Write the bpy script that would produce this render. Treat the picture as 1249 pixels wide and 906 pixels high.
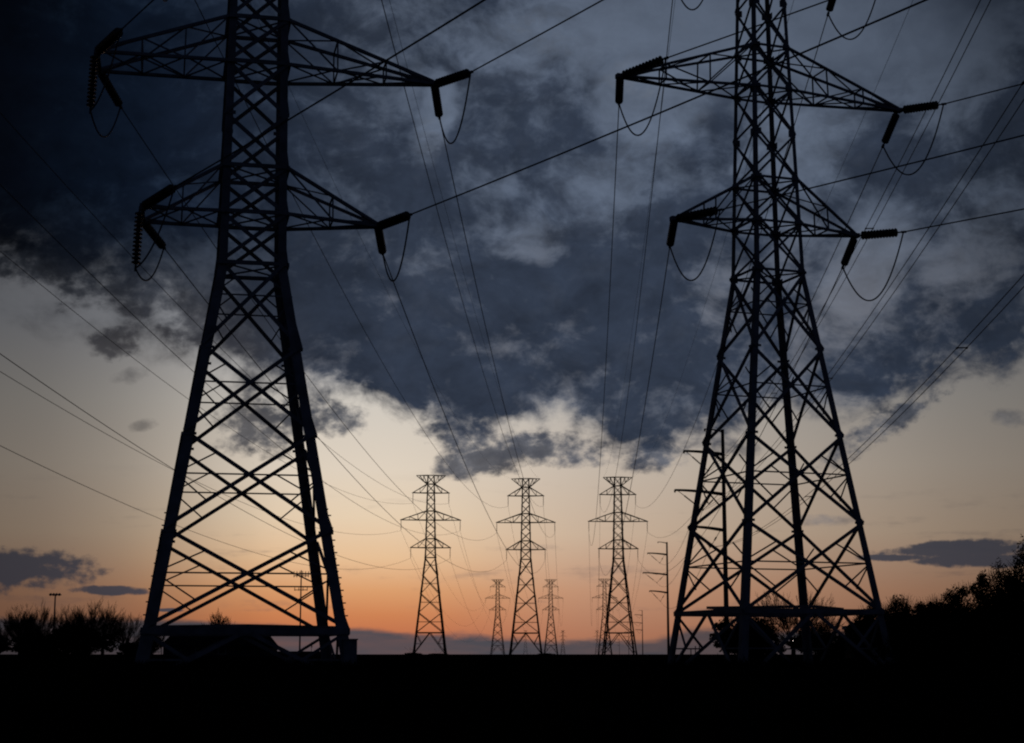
import bpy, math, random
import numpy as np
from mathutils import Vector, Matrix

for o in list(bpy.data.objects):
    bpy.data.objects.remove(o)
S = bpy.context.scene
COL = S.collection
R = math.radians

# ------------------------------------------------------------------ camera
EYE = 1.7
cam_d = bpy.data.cameras.new('camera')
cam_d.sensor_width = 36.0
cam_d.lens = 59.09
cam_d.clip_start = 0.1
cam_d.clip_end = 40000
cam = bpy.data.objects.new('camera', cam_d)
cam.location = (0, 0, EYE)
cam.rotation_euler = (R(90 + 9.55), 0, 0)
COL.objects.link(cam)
S.camera = cam
S.view_settings.view_transform = 'Standard'
S.view_settings.look = 'None'
S.view_settings.exposure = 0.0
S.view_settings.gamma = 1.0
S.view_settings.use_curve_mapping = False
S.cycles.filter_width = 2.1

# ------------------------------------------------------------------ sky
def s2l(c):
    out = []
    for v in c:
        v = v / 255.0
        out.append(v / 12.92 if v <= 0.04045 else ((v + 0.055) / 1.055) ** 2.4)
    return tuple(out)

W = bpy.data.worlds.new('World')
S.world = W
W.use_nodes = True
NT = W.node_tree
NT.nodes.clear()
LK = NT.links.new

def node(kind, **kw):
    n = NT.nodes.new(kind)
    for k, v in kw.items():
        setattr(n, k, v)
    return n

def plug(sock, v):
    if hasattr(v, 'is_output'):
        LK(v, sock)
    elif isinstance(v, (tuple, list)):
        sock.default_value = tuple(v) if len(sock.default_value) == len(v) else tuple(v) + (1.0,)
    else:
        sock.default_value = v

def m(op, a, b=0.0, c=None, clamp=False):
    n = node('ShaderNodeMath', operation=op, use_clamp=clamp)
    plug(n.inputs[0], a)
    plug(n.inputs[1], b)
    if c is not None:
        plug(n.inputs[2], c)
    return n.outputs[0]

def smooth(v, lo, hi):
    n = node('ShaderNodeMapRange', interpolation_type='SMOOTHSTEP')
    plug(n.inputs['Value'], v)
    plug(n.inputs['From Min'], lo)
    plug(n.inputs['From Max'], hi)
    return n.outputs[0]

def mixc(f, a, b, mode='MIX'):
    n = node('ShaderNodeMix', data_type='RGBA', blend_type=mode, clamp_factor=True)
    plug(n.inputs[0], f)
    plug(n.inputs[6], a)
    plug(n.inputs[7], b)
    return n.outputs[2]

def scalec(c, f):
    n = node('ShaderNodeVectorMath', operation='SCALE')
    plug(n.inputs[0], c)
    plug(n.inputs['Scale'], f)
    return n.outputs[0]

def fcurve(v, lo, hi, pts, ylo, yhi):
    """a smooth curve through (x, y) points, x in lo..hi"""
    t = node('ShaderNodeMapRange')
    plug(t.inputs['Value'], v)
    plug(t.inputs['From Min'], lo)
    plug(t.inputs['From Max'], hi)
    n = node('ShaderNodeFloatCurve')
    cv = n.mapping.curves[0]
    P = [((x - lo) / (hi - lo), (y - ylo) / (yhi - ylo)) for x, y in pts]
    cv.points[0].location = P[0]
    cv.points[1].location = P[-1]
    for p in P[1:-1]:
        cv.points.new(*p)
    n.mapping.use_clip = False
    n.mapping.update()
    LK(t.outputs[0], n.inputs['Value'])
    return m('MULTIPLY_ADD', n.outputs[0], yhi - ylo, ylo)

def ramp(v, lo, hi, stops):
    t = node('ShaderNodeMapRange')
    plug(t.inputs['Value'], v)
    plug(t.inputs['From Min'], lo)
    plug(t.inputs['From Max'], hi)
    n = node('ShaderNodeValToRGB')
    cr = n.color_ramp
    cr.interpolation = 'EASE' if False else 'LINEAR'
    while len(cr.elements) < len(stops):
        cr.elements.new(0.5)
    for e, (x, c) in zip(cr.elements, sorted(stops)):
        e.position = (x - lo) / (hi - lo)
        e.color = s2l(c) + (1.0,)
    LK(t.outputs[0], n.inputs[0])
    return n.outputs[0]

def noise(vec, scale, detail=7, rough=0.55, dist=0.0):
    n = node('ShaderNodeTexNoise', noise_dimensions='3D')
    plug(n.inputs['Vector'], vec)
    n.inputs['Scale'].default_value = scale
    n.inputs['Detail'].default_value = detail
    n.inputs['Roughness'].default_value = rough
    n.inputs['Distortion'].default_value = dist
    return m('SUBTRACT', n.outputs[0], 0.5)

def comb(x, y, z=0.0):
    n = node('ShaderNodeCombineXYZ')
    plug(n.inputs[0], x)
    plug(n.inputs[1], y)
    plug(n.inputs[2], z)
    return n.outputs[0]

DEG = 0.0277                                        # the sky is laid out in degrees of azimuth and elevation
def az_(x): return (x - 624.5) * DEG
def el_(y): return (798 - y) * DEG

tc = node('ShaderNodeTexCoord')
sep = node('ShaderNodeSeparateXYZ')
LK(tc.outputs['Generated'], sep.inputs[0])
dx, dy, dz = sep.outputs
AZ = m('MULTIPLY', m('ARCTAN2', dx, dy), 180 / math.pi)
EL = m('MULTIPLY', m('ARCSINE', m('MAXIMUM', m('MINIMUM', dz, 1.0), -1.0)), 180 / math.pi)

# domain warp shared by the clouds
base_v = comb(AZ, m('MULTIPLY', EL, 1.25), 3.7)
w1 = noise(base_v, 0.23, 3)
w2 = noise(comb(AZ, EL, 41.0), 0.23, 3)
AZW = m('MULTIPLY_ADD', w1, 2.6, AZ)
ELW = m('MULTIPLY_ADD', w2, 2.2, EL)
warped = comb(AZW, m('MULTIPLY', ELW, 1.35), 9.1)
n_big = noise(warped, 0.26, 8, 0.55)
n_mid = noise(comb(AZW, m('MULTIPLY', ELW, 1.3), 77.0), 0.62, 8, 0.60)
n_mid_low = noise(comb(m('SUBTRACT', AZW, 0.25), m('MULTIPLY', m('SUBTRACT', ELW, 0.55), 1.3), 77.0), 0.62, 5, 0.56)   # the same clouds a little nearer the light
relief = m('SUBTRACT', n_mid_low, n_mid)
n_fine = noise(comb(AZ, m('MULTIPLY', EL, 1.4), 23.0), 1.7, 6, 0.6)

# clear sky behind the clouds: afterglow at the horizon to pale grey overhead
glow = ramp(EL, -1.0, 24.0, [
    (-1.0, (186, 104, 72)), (0.6, (192, 112, 76)), (1.3, (205, 130, 84)), (2.1, (218, 157, 108)),
    (3.2, (230, 191, 150)), (4.6, (229, 206, 177)), (6.2, (222, 208, 190)), (8.4, (207, 200, 190)),
    (11.0, (176, 178, 182)), (15.0, (140, 150, 168)), (24.0, (96, 108, 132))])
far_glow = ramp(EL, -1.0, 24.0, [
    (-1.0, (176, 118, 92)), (0.6, (180, 122, 94)), (2.1, (198, 150, 120)), (4.0, (207, 182, 158)),
    (6.2, (203, 189, 174)), (8.4, (188, 182, 175)), (11.0, (160, 162, 168)), (24.0, (90, 100, 124))])
side = smooth(m('ABSOLUTE', m('SUBTRACT', AZ, az_(400))), 1.5, 9.5)
clear = mixc(side, glow, far_glow)
bright_az = fcurve(AZ, -60, 60, [(-60, .06), (-30, .14), (az_(0), .30), (az_(100), .40), (az_(200), .59), (az_(300), .84),
                                 (az_(420), 1.0), (az_(600), .98), (az_(760), .88), (az_(900), .72), (az_(1050), .56),
                                 (az_(1249), .37), (30, .16), (60, .06)], 0, 1.2)
bright_az = m('MAXIMUM', bright_az, 0.03)
clear = scalec(clear, bright_az)

# the big dark deck: its ragged lower edge, then separate clouds under it
edge = fcurve(AZ, -40, 40, [(-40, el_(250)), (az_(-80), el_(345)), (az_(60), el_(368)), (az_(140), el_(395)), (az_(220), el_(425)),
                            (az_(300), el_(468)), (az_(380), el_(490)), (az_(450), el_(490)), (az_(500), el_(505)),
                            (az_(550), el_(538)), (az_(640), el_(535)), (az_(720), el_(540)), (az_(800), el_(556)),
                            (az_(880), el_(540)), (az_(960), el_(524)), (az_(1050), el_(512)), (az_(1120), el_(484)),
                            (az_(1190), el_(462)), (az_(1300), el_(452)), (40, el_(300))], 0, 22)
body = m('SUBTRACT', EL, edge)
body = m('MULTIPLY_ADD', n_big, 5.0, body)
body = m('MULTIPLY_ADD', n_mid, 2.8, body)
body = m('MULTIPLY_ADD', n_fine, 0.9, body)
left_soft = smooth(AZ, az_(360), az_(120))                    # on the left the deck frays out slowly
deck = smooth(body, m('MULTIPLY_ADD', left_soft, -0.6, -0.55), m('MULTIPLY_ADD', left_soft, 0.9, 0.95))

def blob(x, y, rx, ry, tilt=0.0, warp=1.0):
    """0 at the rim, 1 in the middle, of an ellipse at a direction of the sky"""
    ax = m('MULTIPLY', m('SUBTRACT', m('MULTIPLY_ADD', w1, warp, AZ), az_(x)), 1.0 / (rx * DEG))
    ay = m('SUBTRACT', m('MULTIPLY_ADD', w2, warp, EL), el_(y))
    if tilt:
        ay = m('SUBTRACT', ay, m('MULTIPLY', m('SUBTRACT', AZ, az_(x)), tilt))
    ay = m('MULTIPLY', ay, 1.0 / (ry * DEG))
    return m('SUBTRACT', 1.0, m('ADD', m('MULTIPLY', ax, ax), m('MULTIPLY', ay, ay)))

def union(vals):
    r = vals[0]
    for v in vals[1:]:
        r = m('MAXIMUM', r, v)
    return r

lumps = union([blob(312, 525, 62, 44), blob(408, 516, 48, 24), blob(134, 431, 34, 22), blob(150, 362, 95, 40), blob(232, 398, 50, 40), blob(40, 335, 110, 34), blob(1078, 530, 85, 24, 0.5),
               blob(596, 558, 72, 24, 0.16), blob(560, 528, 52, 34, -.2), blob(668, 544, 84, 24), blob(715, 556, 50, 20), blob(800, 560, 50, 22)])
lumps = m('MULTIPLY_ADD', n_mid, 2.6, lumps)
lumps = m('MULTIPLY_ADD', n_fine, 2.4, lumps)
lumps = m('MULTIPLY', smooth(lumps, -0.15, 1.0), 0.9)
wisps = union([blob(156, 467, 26, 12, 0.25), blob(172, 527, 20, 8, 0.3), blob(1228, 521, 28, 14), blob(1000, 640, 50, 9)])
wisps = m('MULTIPLY', smooth(m('MULTIPLY_ADD', n_fine, 2.2, wisps), 0.0, 1.3), 0.55)

streak_v = comb(m('MULTIPLY', AZ, 0.35), m('MULTIPLY', EL, 2.6), 5.0)
n_str = noise(streak_v, 0.7, 6, 0.55)
low = union([blob(45, 700, 98, 29, 0, .3), blob(-60, 702, 90, 26, 0, .3), blob(140, 722, 52, 6, 0, .3), blob(1160, 675, 100, 12, 0.04, .4),
             blob(1190, 687, 110, 10, 0, .4), blob(1090, 684, 60, 5, 0, .4), blob(212, 744, 24, 3, 0, .3)])
low = m('MULTIPLY_ADD', n_str, 1.3, low)
low = m('MULTIPLY_ADD', n_mid, 0.9, low)
low = m('MULTIPLY_ADD', n_fine, 2.0, low)
low = m('MULTIPLY', smooth(low, -0.05, 0.65), 0.94)
thin = m('MULTIPLY', smooth(m('MULTIPLY_ADD', n_fine, 0.25, n_str), 0.04, 0.30), 0.42)
thin = m('MULTIPLY', thin, smooth(EL, 7.0, 3.0))
# bank of cloud lying along the horizon
bank_top = fcurve(AZ, -40, 40, [(-40, el_(742)), (az_(0), el_(752)), (az_(180), el_(757)), (az_(300), el_(762)), (az_(440), el_(766)),
                                (az_(520), el_(775)), (az_(620), el_(779)), (az_(780), el_(780)), (az_(860), el_(766)),
                                (az_(950), el_(770)), (az_(1249), el_(768)), (40, el_(760))], -1, 4)
bank = m('MULTIPLY_ADD', n_mid, 0.35, m('MULTIPLY_ADD', n_str, 0.55, m('SUBTRACT', bank_top, EL)))
bank = m('MULTIPLY', smooth(bank, -0.10, 0.22), m('MULTIPLY_ADD', n_str, 0.5, 0.93), clamp=True)

# two layers of the deck: a paler sheet above, dark ragged clouds below it
def soft(x, y, rx, ry, amt, tilt=0.0, warp=3.0):
    return m('MULTIPLY', smooth(blob(x, y, rx, ry, tilt, warp), -0.1, 1.0), amt)
calm = m('SUBTRACT', 1.0, m('MAXIMUM', soft(960, 45, 340, 130, 0.75), soft(1180, 60, 120, 110, 0.8)))      # smooth high overcast at the top
dark = m('MULTIPLY', n_big, 1.9)
dark = m('MULTIPLY_ADD', n_mid, 2.3, dark)
dark = m('MULTIPLY_ADD', n_fine, 1.1, dark)
dark = m('MULTIPLY_ADD', dark, calm, 0.36)
for args in [(640, 400, 420, 170, .42), (430, 260, 200, 170, .28), (660, 150, 110, 90, .22), (862, 172, 60, 55, .50), (1150, 430, 170, 90, .38), (1110, 205, 80, 60, .42),
             (1220, 170, 70, 60, .45), (150, 150, 300, 230, .40), (860, 290, 110, 60, .20), (400, 60, 140, 80, .25),
             (800, 140, 85, 60, -.85), (870, 40, 330, 85, -.55), (1000, 170, 90, 90, -.35), (1075, 325, 65, 95, -.85), (1160, 120, 110, 80, -.42),
             (520, 165, 34, 75, -.75, .5), (640, 285, 60, 40, -.5), (530, 335, 50, 34, -.42), (900, 345, 45, 60, -.30), (610, 60, 80, 60, -.35),
             (690, 490, 90, 24, -.30), (1190, 330, 60, 60, -.30), (1230, 280, 50, 60, -.3), (745, 215, 80, 35, -.28)]:
    dark = m('ADD', dark, soft(*args))
puff = smooth(dark, -0.42, 0.80)
sheet = ramp(m('MULTIPLY_ADD', m('MULTIPLY', n_mid, calm), 1.1, m('MULTIPLY_ADD', m('MULTIPLY', n_fine, calm), 0.45, 0.47)), 0.0, 1.0,
             [(0.0, (68, 77, 93)), (0.5, (94, 105, 123)), (1.0, (150, 159, 174))])
under = ramp(m('MULTIPLY_ADD', n_mid, 0.9, m('MULTIPLY_ADD', n_fine, 0.25, 0.45)), 0.0, 1.0,
             [(0.0, (36, 44, 58)), (0.5, (48, 57, 73)), (1.0, (76, 85, 102))])
cloud_c = scalec(mixc(puff, sheet, under), m('MINIMUM', m('MAXIMUM', m('MULTIPLY_ADD', m('MULTIPLY', relief, calm), 1.2, 1.0), 0.65), 1.6))
cloud_side = fcurve(AZ, -60, 60, [(-60, .02), (-30, .03), (az_(-40), .04), (az_(60), .10), (az_(160), .21), (az_(300), .48), (az_(420), .82), (az_(560), .98),
                                  (az_(700), 1.0), (az_(850), 1.0), (az_(1000), .92), (az_(1150), .72), (az_(1249), .50), (30, .25), (60, .03)], 0, 1.2)
cloud_side = m('MAXIMUM', cloud_side, 0.015)
lowlift = smooth(EL, 13.5, 8.5)
warm_left = m('MULTIPLY', lowlift, smooth(AZ, az_(420), az_(150)))
cloud_side = m('ADD', cloud_side, m('MULTIPLY', lowlift, m('MULTIPLY', m('SUBTRACT', 1.0, m('MINIMUM', cloud_side, 1.0)), 0.42)))
gapwarm = m('MULTIPLY', m('SUBTRACT', 1.0, puff), smooth(EL, 15.5, 10.5))
cloud_c = mixc(m('MULTIPLY', gapwarm, 0.35), cloud_c, s2l((138, 134, 134)))
cloud_c = scalec(cloud_c, cloud_side)
cloud_c = mixc(m('MULTIPLY', warm_left, 0.6), cloud_c, scalec(s2l((104, 98, 96)), cloud_side))
blue = node('ShaderNodeVectorMath', operation='MULTIPLY')
LK(cloud_c, blue.inputs[0])
blue.inputs[1].default_value = (0.60, 0.92, 1.30)
cloud_c = mixc(m('MULTIPLY', smooth(AZ, az_(440), az_(80)), smooth(EL, 11.0, 15.5)), cloud_c, blue.outputs[0])
cloud_c = scalec(cloud_c, m('MULTIPLY_ADD', smooth(EL, 17.0, 40.0), -0.85, 1.0))

low_c = scalec(s2l((76, 75, 82)), m('MULTIPLY_ADD', bright_az, 0.72, 0.25))
low2_c = scalec(s2l((76, 79, 92)), m('MULTIPLY_ADD', bright_az, 0.8, 0.16))

sky = mixc(thin, clear, low2_c)
sky = mixc(wisps, sky, cloud_c)
sky = mixc(lumps, sky, cloud_c)
sky = mixc(deck, sky, cloud_c)
sky = mixc(low, sky, low2_c)
sky = mixc(bank, sky, low_c)
# the half of the sky behind the viewer is the dark side of dusk
back = smooth(dy, 0.55, -0.1)
sky = mixc(back, sky, s2l((20, 25, 39)))
# the faint light of the set sun itself
nish = node('ShaderNodeTexSky', sky_type='NISHITA')
nish.sun_disc = False
nish.sun_elevation = R(0.5)
nish.sun_rotation = R(az_(430))
bg1 = node('ShaderNodeBackground')
LK(sky, bg1.inputs['Color'])
bg1.inputs['Strength'].default_value = 1.0
bg2 = node('ShaderNodeBackground')
LK(nish.outputs[0], bg2.inputs['Color'])
bg2.inputs['Strength'].default_value = 0.0002
ads = node('ShaderNodeAddShader')
LK(bg1.outputs[0], ads.inputs[0])
LK(bg2.outputs[0], ads.inputs[1])
wo = node('ShaderNodeOutputWorld')
LK(ads.outputs[0], wo.inputs['Surface'])

# what is left of the sun, on the horizon behind the towers
sd = bpy.data.lights.new('sun', 'SUN')
sd.energy = 0.03
sd.angle = R(2.0)
sd.color = (1.0, 0.55, 0.30)
sun = bpy.data.objects.new('sun', sd)
az, el = R(az_(430)), R(1.0)
sun.rotation_euler = Vector((math.sin(az) * math.cos(el), math.cos(az) * math.cos(el), math.sin(el))).to_track_quat('Z', 'Y').to_euler()
COL.objects.link(sun)

# ------------------------------------------------------------------ materials
def material(name, col, rough=0.7, metal=0.0, var=0.3, scale=2.0, emit=None, bump=0.0, spec=0.5):
    mt = bpy.data.materials.new(name)
    mt.use_nodes = True
    t = mt.node_tree
    b = t.nodes['Principled BSDF']
    b.inputs['Roughness'].default_value = rough
    b.inputs['Metallic'].default_value = metal
    b.inputs['Specular IOR Level'].default_value = spec
    tcn = t.nodes.new('ShaderNodeTexCoord')
    nz = t.nodes.new('ShaderNodeTexNoise')
    nz.inputs['Scale'].default_value = scale
    nz.inputs['Detail'].default_value = 5
    t.links.new(tcn.outputs['Object'], nz.inputs['Vector'])
    rp = t.nodes.new('ShaderNodeValToRGB')
    rp.color_ramp.elements[0].position = 0.3
    rp.color_ramp.elements[1].position = 0.7
    rp.color_ramp.elements[0].color = tuple(c * (1 - var) for c in col) + (1,)
    rp.color_ramp.elements[1].color = tuple(min(1, c * (1 + var)) for c in col) + (1,)
    t.links.new(nz.outputs[0], rp.inputs[0])
    t.links.new(rp.outputs[0], b.inputs['Base Color'])
    if bump:
        bp = t.nodes.new('ShaderNodeBump')
        bp.inputs['Strength'].default_value = bump
        t.links.new(nz.outputs[0], bp.inputs['Height'])
        t.links.new(bp.outputs[0], b.inputs['Normal'])
    if emit:
        b.inputs['Emission Color'].default_value = emit[0] + (1,)
        b.inputs['Emission Strength'].default_value = emit[1]
    return mt

M = dict(
    steel=material('weathered_steel', (0.23, 0.245, 0.27), 0.8, 0.0, 0.3, 1.5, spec=0.2),
    far_steel=material('glow_tinted_steel', (0.09, 0.06, 0.045), 0.8, 0.0, 0.3, 0.4),  # brown-red tint paints in the afterglow bleeding over the far towers
    porcelain=material('porcelain', (0.035, 0.022, 0.018), 0.35, 0.0, 0.2, 3.0),
    cable=material('dull_aluminium', (0.10, 0.10, 0.105), 0.7, 0.0, 0.15, 1.0),
    pole=material('painted_pole', (0.07, 0.065, 0.06), 0.8, 0.0, 0.3, 0.6),
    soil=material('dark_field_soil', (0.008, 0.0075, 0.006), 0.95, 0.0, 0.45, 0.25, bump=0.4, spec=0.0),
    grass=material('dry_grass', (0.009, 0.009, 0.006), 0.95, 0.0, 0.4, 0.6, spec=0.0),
    bark=material('bark', (0.032, 0.026, 0.021), 0.95, 0.0, 0.35, 2.5, spec=0.0),
    leaf=material('dark_foliage', (0.018, 0.022, 0.012), 0.9, 0.0, 0.4, 0.7, spec=0.0),
    wall=material('house_siding', (0.05, 0.048, 0.046), 0.85, 0.0, 0.2, 1.2, spec=0.03),
    roof=material('roof_shingle', (0.02, 0.019, 0.019), 0.9, 0.0, 0.3, 2.0, spec=0.0),
    glass=material('dark_window_glass', (0.02, 0.022, 0.026), 0.15, 0.0, 0.1, 1.0),
    blue=material('pale_blue_fascia', (0.20, 0.27, 0.42), 0.6, 0.0, 0.15, 1.0),
    trim=material('pale_trim', (0.28, 0.28, 0.28), 0.7, 0.0, 0.1, 1.0),
    wood=material('grey_wood', (0.06, 0.052, 0.045), 0.9, 0.0, 0.3, 3.0, spec=0.03),
    lamp=material('lit_lamp', (0.9, 0.85, 0.8), 0.5, 0.0, 0.0, 1.0, emit=((1.0, 0.93, 0.85), 6.0)),
)

# ------------------------------------------------------------------ mesh helpers
class MB:
    """collects pieces of one part, then links them as ONE mesh object"""
    def __init__(self):
        self.v, self.f = [], []

    def add(self, vs, fs):
        k = len(self.v)
        self.v += [tuple(v) for v in vs]
        self.f += [tuple(i + k for i in f) for f in fs]

    def frame(self, a, b, up=None):
        d = (b - a).normalized()
        u = Vector(up) if up is not None else Vector((0, 0, 1))
        if abs(d.dot(u.normalized())) > 0.97:
            u = Vector((1, 0, 0)) if abs(d.x) < 0.9 else Vector((0, 1, 0))
        x = d.cross(u).normalized()
        y = x.cross(d).normalized()
        return d, x, y

    def bar(self, a, b, w, h=None, up=None, w2=None):
        """square bar between two points"""
        a, b = Vector(a), Vector(b)
        if (b - a).length < 1e-5:
            return
        h = w if h is None else h
        k = 1.0 if w2 is None else w2 / w
        d, x, y = self.frame(a, b, up)
        vs = []
        for p, s in ((a, 1.0), (b, k)):
            for sx, sy in ((-1, -1), (1, -1), (1, 1), (-1, 1)):
                vs.append(p + x * (sx * w * s / 2) + y * (sy * h * s / 2))
        self.add(vs, [(0, 1, 5, 4), (1, 2, 6, 5), (2, 3, 7, 6), (3, 0, 4, 7), (3, 2, 1, 0), (4, 5, 6, 7)])

    def angle(self, a, b, w, dx, dy, t=0.035, w2=None):
        """L-section from a to b, its flanges running along dx and dy"""
        a, b = Vector(a), Vector(b)
        dx, dy = Vector(dx), Vector(dy)
        vs = []
        for p, ww in ((a, w), (b, w2 or w)):
            for q in ((0, 0), (ww, 0), (ww, t), (t, t), (t, ww), (0, ww)):
                vs.append(p + dx * q[0] + dy * q[1])
        fs = [(i, (i + 1) % 6, (i + 1) % 6 + 6, i + 6) for i in range(6)]
        fs += [(5, 4, 3, 2, 1, 0), (6, 7, 8, 9, 10, 11)]
        self.add(vs, fs)

    def tube(self, pts, r, n=6, r2=None):
        pts = [Vector(p) for p in pts]
        L = len(pts)
        rings = []
        for i, p in enumerate(pts):
            d = (pts[min(i + 1, L - 1)] - pts[max(i - 1, 0)])
            a, x, y = self.frame(p, p + d)
            rr = r if r2 is None else r + (r2 - r) * i / (L - 1)
            rings.append([p + x * (math.cos(2 * math.pi * j / n) * rr) + y * (math.sin(2 * math.pi * j / n) * rr) for j in range(n)])
        vs = [v for q in rings for v in q]
        fs = []
        for i in range(L - 1):
            for j in range(n):
                fs.append((i * n + j, i * n + (j + 1) % n, (i + 1) * n + (j + 1) % n, (i + 1) * n + j))
        fs.append(tuple(range(n - 1, -1, -1)))
        fs.append(tuple((L - 1) * n + j for j in range(n)))
        self.add(vs, fs)

    def lathe(self, a, b, prof, n=10):
        """profile [(t 0..1, radius)] turned about the line a-b"""
        a, b = Vector(a), Vector(b)
        d, x, y = self.frame(a, b)
        vs, fs = [], []
        for t, r in prof:
            p = a.lerp(b, t)
            vs += [p + x * (math.cos(2 * math.pi * j / n) * r) + y * (math.sin(2 * math.pi * j / n) * r) for j in range(n)]
        for i in range(len(prof) - 1):
            for j in range(n):
                fs.append((i * n + j, i * n + (j + 1) % n, (i + 1) * n + (j + 1) % n, (i + 1) * n + j))
        fs.append(tuple(range(n - 1, -1, -1)))
        fs.append(tuple((len(prof) - 1) * n + j for j in range(n)))
        self.add(vs, fs)

    def box(self, lo, hi):
        x0, y0, z0 = lo
        x1, y1, z1 = hi
        vs = [(x0, y0, z0), (x1, y0, z0), (x1, y1, z0), (x0, y1, z0), (x0, y0, z1), (x1, y0, z1), (x1, y1, z1), (x0, y1, z1)]
        self.add(vs, [(3, 2, 1, 0), (4, 5, 6, 7), (0, 1, 5, 4), (1, 2, 6, 5), (2, 3, 7, 6), (3, 0, 4, 7)])

    def build(self, name, mat, parent=None, loc=None):
        me = bpy.data.meshes.new(name)
        me.from_pydata(self.v, [], self.f)
        me.materials.append(mat)
        me.update()
        o = bpy.data.objects.new(name, me)
        COL.objects.link(o)
        if parent is not None:
            o.parent = parent
        if loc is not None:
            o.location = loc
        return o

def tag(o, label=None, cat=None, group=None, kind=None):
    if label: o['label'] = label
    if cat: o['category'] = cat
    if group: o['group'] = group
    if kind: o['kind'] = kind
    return o

def empty(name, loc, rz=0.0):
    o = bpy.data.objects.new(name, None)
    o.empty_display_size = 0.5
    o.location = loc
    o.rotation_euler = (0, 0, rz)
    COL.objects.link(o)
    return o

KIDS = {}
def copy_tree(o, parent=None):
    kids = [c for c in COL.objects if c.parent == o]
    c = o.copy()
    COL.objects.link(c)
    if parent is not None:
        c.parent = parent
    for ch in kids:
        copy_tree(ch, c)
    return c

# ------------------------------------------------------------------ ground
def sstep(v, lo, hi):
    t = max(0.0, min(1.0, (v - lo) / (hi - lo)))
    return t * t * (3 - 2 * t)

def ground_z(x, y):
    far = 1.45 * sstep(y, 97, 160)
    swell = 1.36 * sstep(y, 16, 50) * (1 - sstep(y, 57, 77))                # low swell added to hide the tower feet, standing in for black shade
    rough = (0.035 * math.sin(x * 0.31 + y * 0.13) + 0.03 * math.sin(x * 0.83 + 1.3)) * sstep(y, 10, 50) * (1 - sstep(y, 120, 300))
    return far + swell + rough

def grid_axis(vals):
    return sorted(set(vals))
gx = grid_axis([-9000, -5000, -2500, -1200, -600, -350, -220] + [i * 2 for i in range(-40, 41)] + [i * 8 for i in range(-18, 19)] + [220, 350, 600, 1200, 2500, 5000, 9000])
gy = grid_axis([-400, -200, -100, -50, -20] + [i * 3 for i in range(0, 67)] + [220, 260, 320, 400, 500, 700, 1000, 1500, 2500, 4000, 7000, 14000])
g = MB()
gv = [(x, y, ground_z(x, y)) for y in gy for x in gx]
gf = []
nx_ = len(gx)
for j in range(len(gy) - 1):
    for i in range(nx_ - 1):
        gf.append((j * nx_ + i, j * nx_ + i + 1, (j + 1) * nx_ + i + 1, (j + 1) * nx_ + i))
g.add(gv, gf)
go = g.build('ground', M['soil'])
for p in go.data.polygons:
    p.use_smooth = True
tag(go, kind='structure')

rnd = random.Random(5)
g = MB()
for i in range(26000):
    y = 18 + 150 * rnd.random() ** 0.7 if i % 2 else rnd.uniform(40, 66)
    x = (rnd.random() - 0.5) * 0.86 * y * 1.1
    z = ground_z(x, y) - 0.02
    h = rnd.uniform(0.08, 0.27) * (1.7 if rnd.random() < 0.03 else 1)
    a = rnd.random() * math.pi
    w = rnd.uniform(0.012, 0.03)
    lx, ly = rnd.gauss(0, .10), rnd.gauss(0, .10)
    c, s = math.cos(a) * w, math.sin(a) * w
    g.add([(x - c, y - s, z), (x + c, y + s, z), (x + lx, y + ly, z + h)], [(0, 1, 2)])
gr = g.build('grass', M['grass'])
tag(gr, 'short dark dry grass covering the field', 'grass', kind='stuff')

# ------------------------------------------------------------------ lattice towers
def lerp(a, b, t):
    return a + (b - a) * t

CN = {'fl': (-1, -1), 'fr': (1, -1), 'rl': (-1, 1), 'rr': (1, 1)}
FACES = [('fl', 'fr'), ('fr', 'rr'), ('rr', 'rl'), ('rl', 'fl')]

def insulator(a, b, r, n, mat, parent, cap=0.18, seg=10, name='insulator_string'):
    """string of discs from a to b with plain metal fittings at both ends"""
    a, b = Vector(a), Vector(b)
    L = (b - a).length
    t0, t1 = cap / L, 1 - cap / L
    mb = MB()
    prof = [(0, 0.04), (t0, 0.045)]
    for i in range(n):
        u0 = lerp(t0, t1, i / n)
        u1 = lerp(t0, t1, (i + 1) / n)
        d = u1 - u0
        prof += [(u0 + d * .05, r * .4), (u0 + d * .22, r * .74), (u0 + d * .42, r), (u0 + d * .62, r), (u0 + d * .70, r * .62), (u0 + d * .96, r * .4)]
    prof += [(t1, 0.045), (1, 0.04)]
    mb.lathe(a, b, prof, seg)
    o = mb.build(name, mat, parent)
    cl = MB()
    d = (b - a).normalized()
    cl.bar(b - d * 0.12, b + d * 0.16, 0.13, 0.11)
    cl.build('clamp', M['cable'], o)
    lk = MB()
    lk.bar(a - d * 0.10, a + d * 0.14, 0.12, 0.10)
    lk.build('link', M['cable'], o)
    return o

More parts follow.
